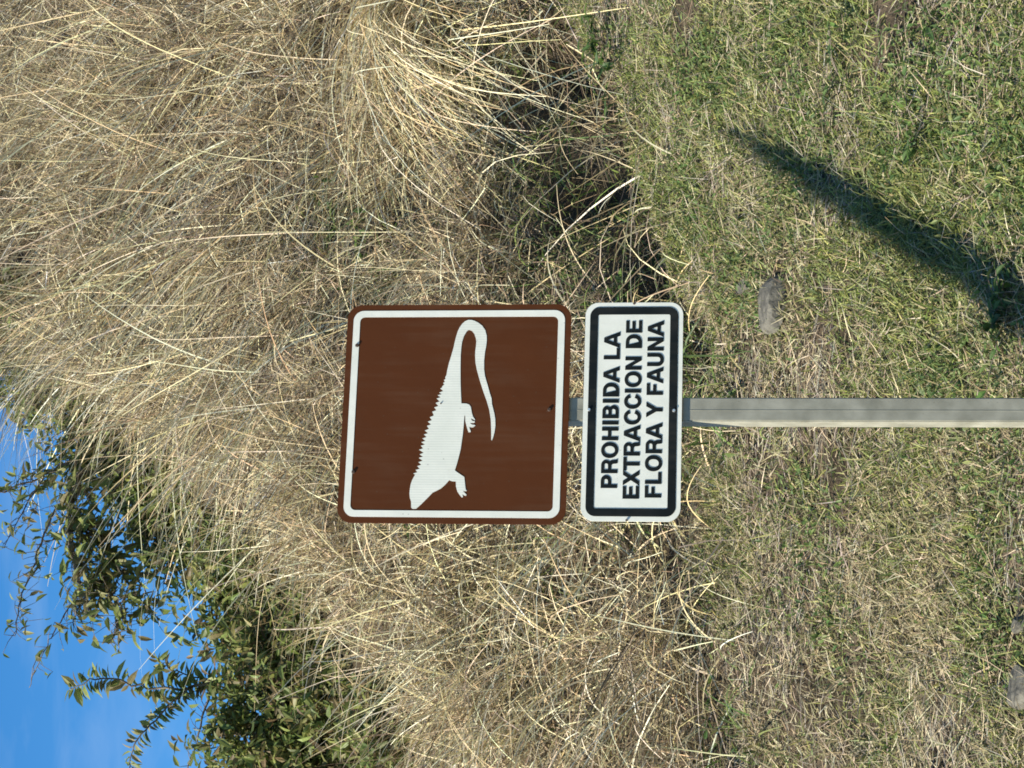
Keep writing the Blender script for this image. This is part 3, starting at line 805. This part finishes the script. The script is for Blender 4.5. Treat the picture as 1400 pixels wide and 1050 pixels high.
# ------------------------------------------------------------------ small weeds and tussocks with broad leaves
def weed(u, v, label, n=26, size=0.055, tall=0.12, rad=0.09, cols=None):
    p = on_ground(u, v)
    t = empty('weed', p); tag(t, label, 'weed', 'green weeds')
    st = []; pos = []; dr = []
    for k in range(max(4, n // 4)):
        e = Vector((random.gauss(0, rad), random.gauss(0, rad), random.uniform(.3, 1) * tall))
        pth = smooth_path([(0, 0, -0.02), e * 0.5 + Vector((0, 0, tall * .2)), e], 3)
        st.append((pth, 0.0025, 0.0012))
        for j in range(4):
            q = pth[-1 - j] if j < len(pth) - 1 else pth[-1]
            pos.append(list(q)); dr.append([random.gauss(0, 1), random.gauss(-.2, 1), random.gauss(0.1, .4)])
    pos = np.array(pos); dr = unit(np.array(dr)); N = len(pos)
    link('stem', tube_mesh('stem', st), t, M_bark)
    nm = unit(rng.normal(size=(N, 3)) * 0.35 + np.array([-0.2, -0.3, 1.0]))
    V, F, T = leaf_cloud(pos, dr, nm, rng.uniform(0.6, 1.3, N) * size, pal(cols or [(0.09, 0.16, 0.045), (0.13, 0.20, 0.05), (0.07, 0.12, 0.04)], N, 0.15))
    link('foliage', mesh_np('foliage', V, F, smooth=False, tint=T), t, M_leaf)
    return t
weed(700, 525, 'green leafy weed in the straw above the brown panel', 44, 0.08, 0.25, 0.12)
weed(765, 480, 'small dark weed on the bank above and right of the leafy one', 30, 0.06, 0.2, 0.1)
weed(985, 830, 'broad green weed at the foot of the overhanging tussock', 60, 0.06, 0.12, 0.14)
weed(945, 855, 'bright green weed beside the tussock at the verge edge', 40, 0.06, 0.12, 0.1)
weed(850, 1255, 'low green weed above the dark shadow streak', 40, 0.045, 0.07, 0.12)
weed(930, 1150, 'low leafy weed in the upper verge', 50, 0.045, 0.07, 0.14)
weed(625, 1392, 'dark green tuft at the bottom edge right of the post', 110, 0.05, 0.10, 0.09)
weed(640, 880, 'green weed behind the upper right corner of the text plate', 50, 0.06, 0.16, 0.12)
weed(590, 930, 'tufted weed beside the text plate and dark hollow', 40, 0.055, 0.14, 0.12)
weed(465, 1010, 'small weed left of the post below the text plate', 40, 0.05, 0.12, 0.12)
weed(335, 610, 'green weed left of the brown panel', 40, 0.07, 0.2, 0.12)
weed(110, 990, 'grey green weed low on the left verge', 30, 0.05, 0.1, 0.12)
weed(1010, 1290, 'low weed near the right edge of the verge', 40, 0.045, 0.08, 0.14)

# ------------------------------------------------------------------ stones
def rock(u, v, sx, sy, sz, label, seed, sink=0.3, rz=0.0):
    import bmesh
    bm = bmesh.new(); bmesh.ops.create_icosphere(bm, subdivisions=3, radius=1)
    r_ = random.Random(seed)
    planes = [(Vector((r_.gauss(0, 1), r_.gauss(0, 1), r_.gauss(0, 1))).normalized(), r_.uniform(0.5, 0.85)) for _ in range(9)]
    for v_ in bm.verts:
        for nrm, dd in planes:
            k_ = v_.co.dot(nrm)
            if k_ > dd: v_.co -= nrm * (k_ - dd) * 0.92
        v_.co = Vector((v_.co.x * sx, v_.co.y * sy, v_.co.z * sz))
    me = bpy.data.meshes.new('stone'); bm.to_mesh(me); bm.free()
    p = on_ground(u, v)
    o = link('stone', me, mat=M_rock); o.location = p + Vector((0, 0, sz * (1 - 2 * sink))); o.rotation_euler = (R(24), 0, rz)
    tag(o, label, 'stone')
    return o
rock(634, 1062, 0.115, 0.15, 0.055, 'wide flat grey stone lying right of the post', 3, 0.40, 0.25)
rock(660, 1022, 0.05, 0.06, 0.035, 'small grey stone just above the wide flat stone', 5, 0.35, 0.1)
rock(112, 1408, 0.075, 0.09, 0.05, 'grey stone at the bottom edge of the left verge', 8, 0.25, 0.2)
rock(200, 1403, 0.05, 0.05, 0.03, 'pale stone at the bottom edge between post and left stone', 12, 0.3, 0.9)

# ------------------------------------------------------------------ unseen leaning trunk, added left of the frame to cast the verge's shadow streak
A = on_ground(652, 1398); B = on_ground(884, 1000)
S = SUN
def off_left(p, k):                                    # how far towards the sun the line of sight to p has left the view on the left
    return (p.x + k * p.y) / (-S.x - k * S.y)
qa = A + S * off_left(A, 0.44); qb = B + S * off_left(B, 0.41)
dirv = (qa - qb)
# run the trunk on down to the ground
pt = qa.copy(); stp = dirv.normalized() * 0.05
for k in range(400):
    if pt.z < gz(pt.x, pt.y) - 0.1: break
    pt = pt + stp
    if k > 200: break
print('trunk base', pt, 'qa', qa, 'qb', qb)
t = empty('shadow_trunk', pt)
tag(t, 'leaning bare trunk added out of view to cast the verge shadow streak', 'dead tree')
mid = qb.lerp(qa, 0.35)
link('trunk', tube_mesh('trunk', [([p - pt for p in smooth_path([pt, qa.lerp(pt, .4), qa, mid], 5, 0.008)], 0.095, 0.066), ([p - pt for p in smooth_path([mid, qb.lerp(mid, .4), qb], 5, 0.006)], 0.066, 0.012)]), t, M_bark)
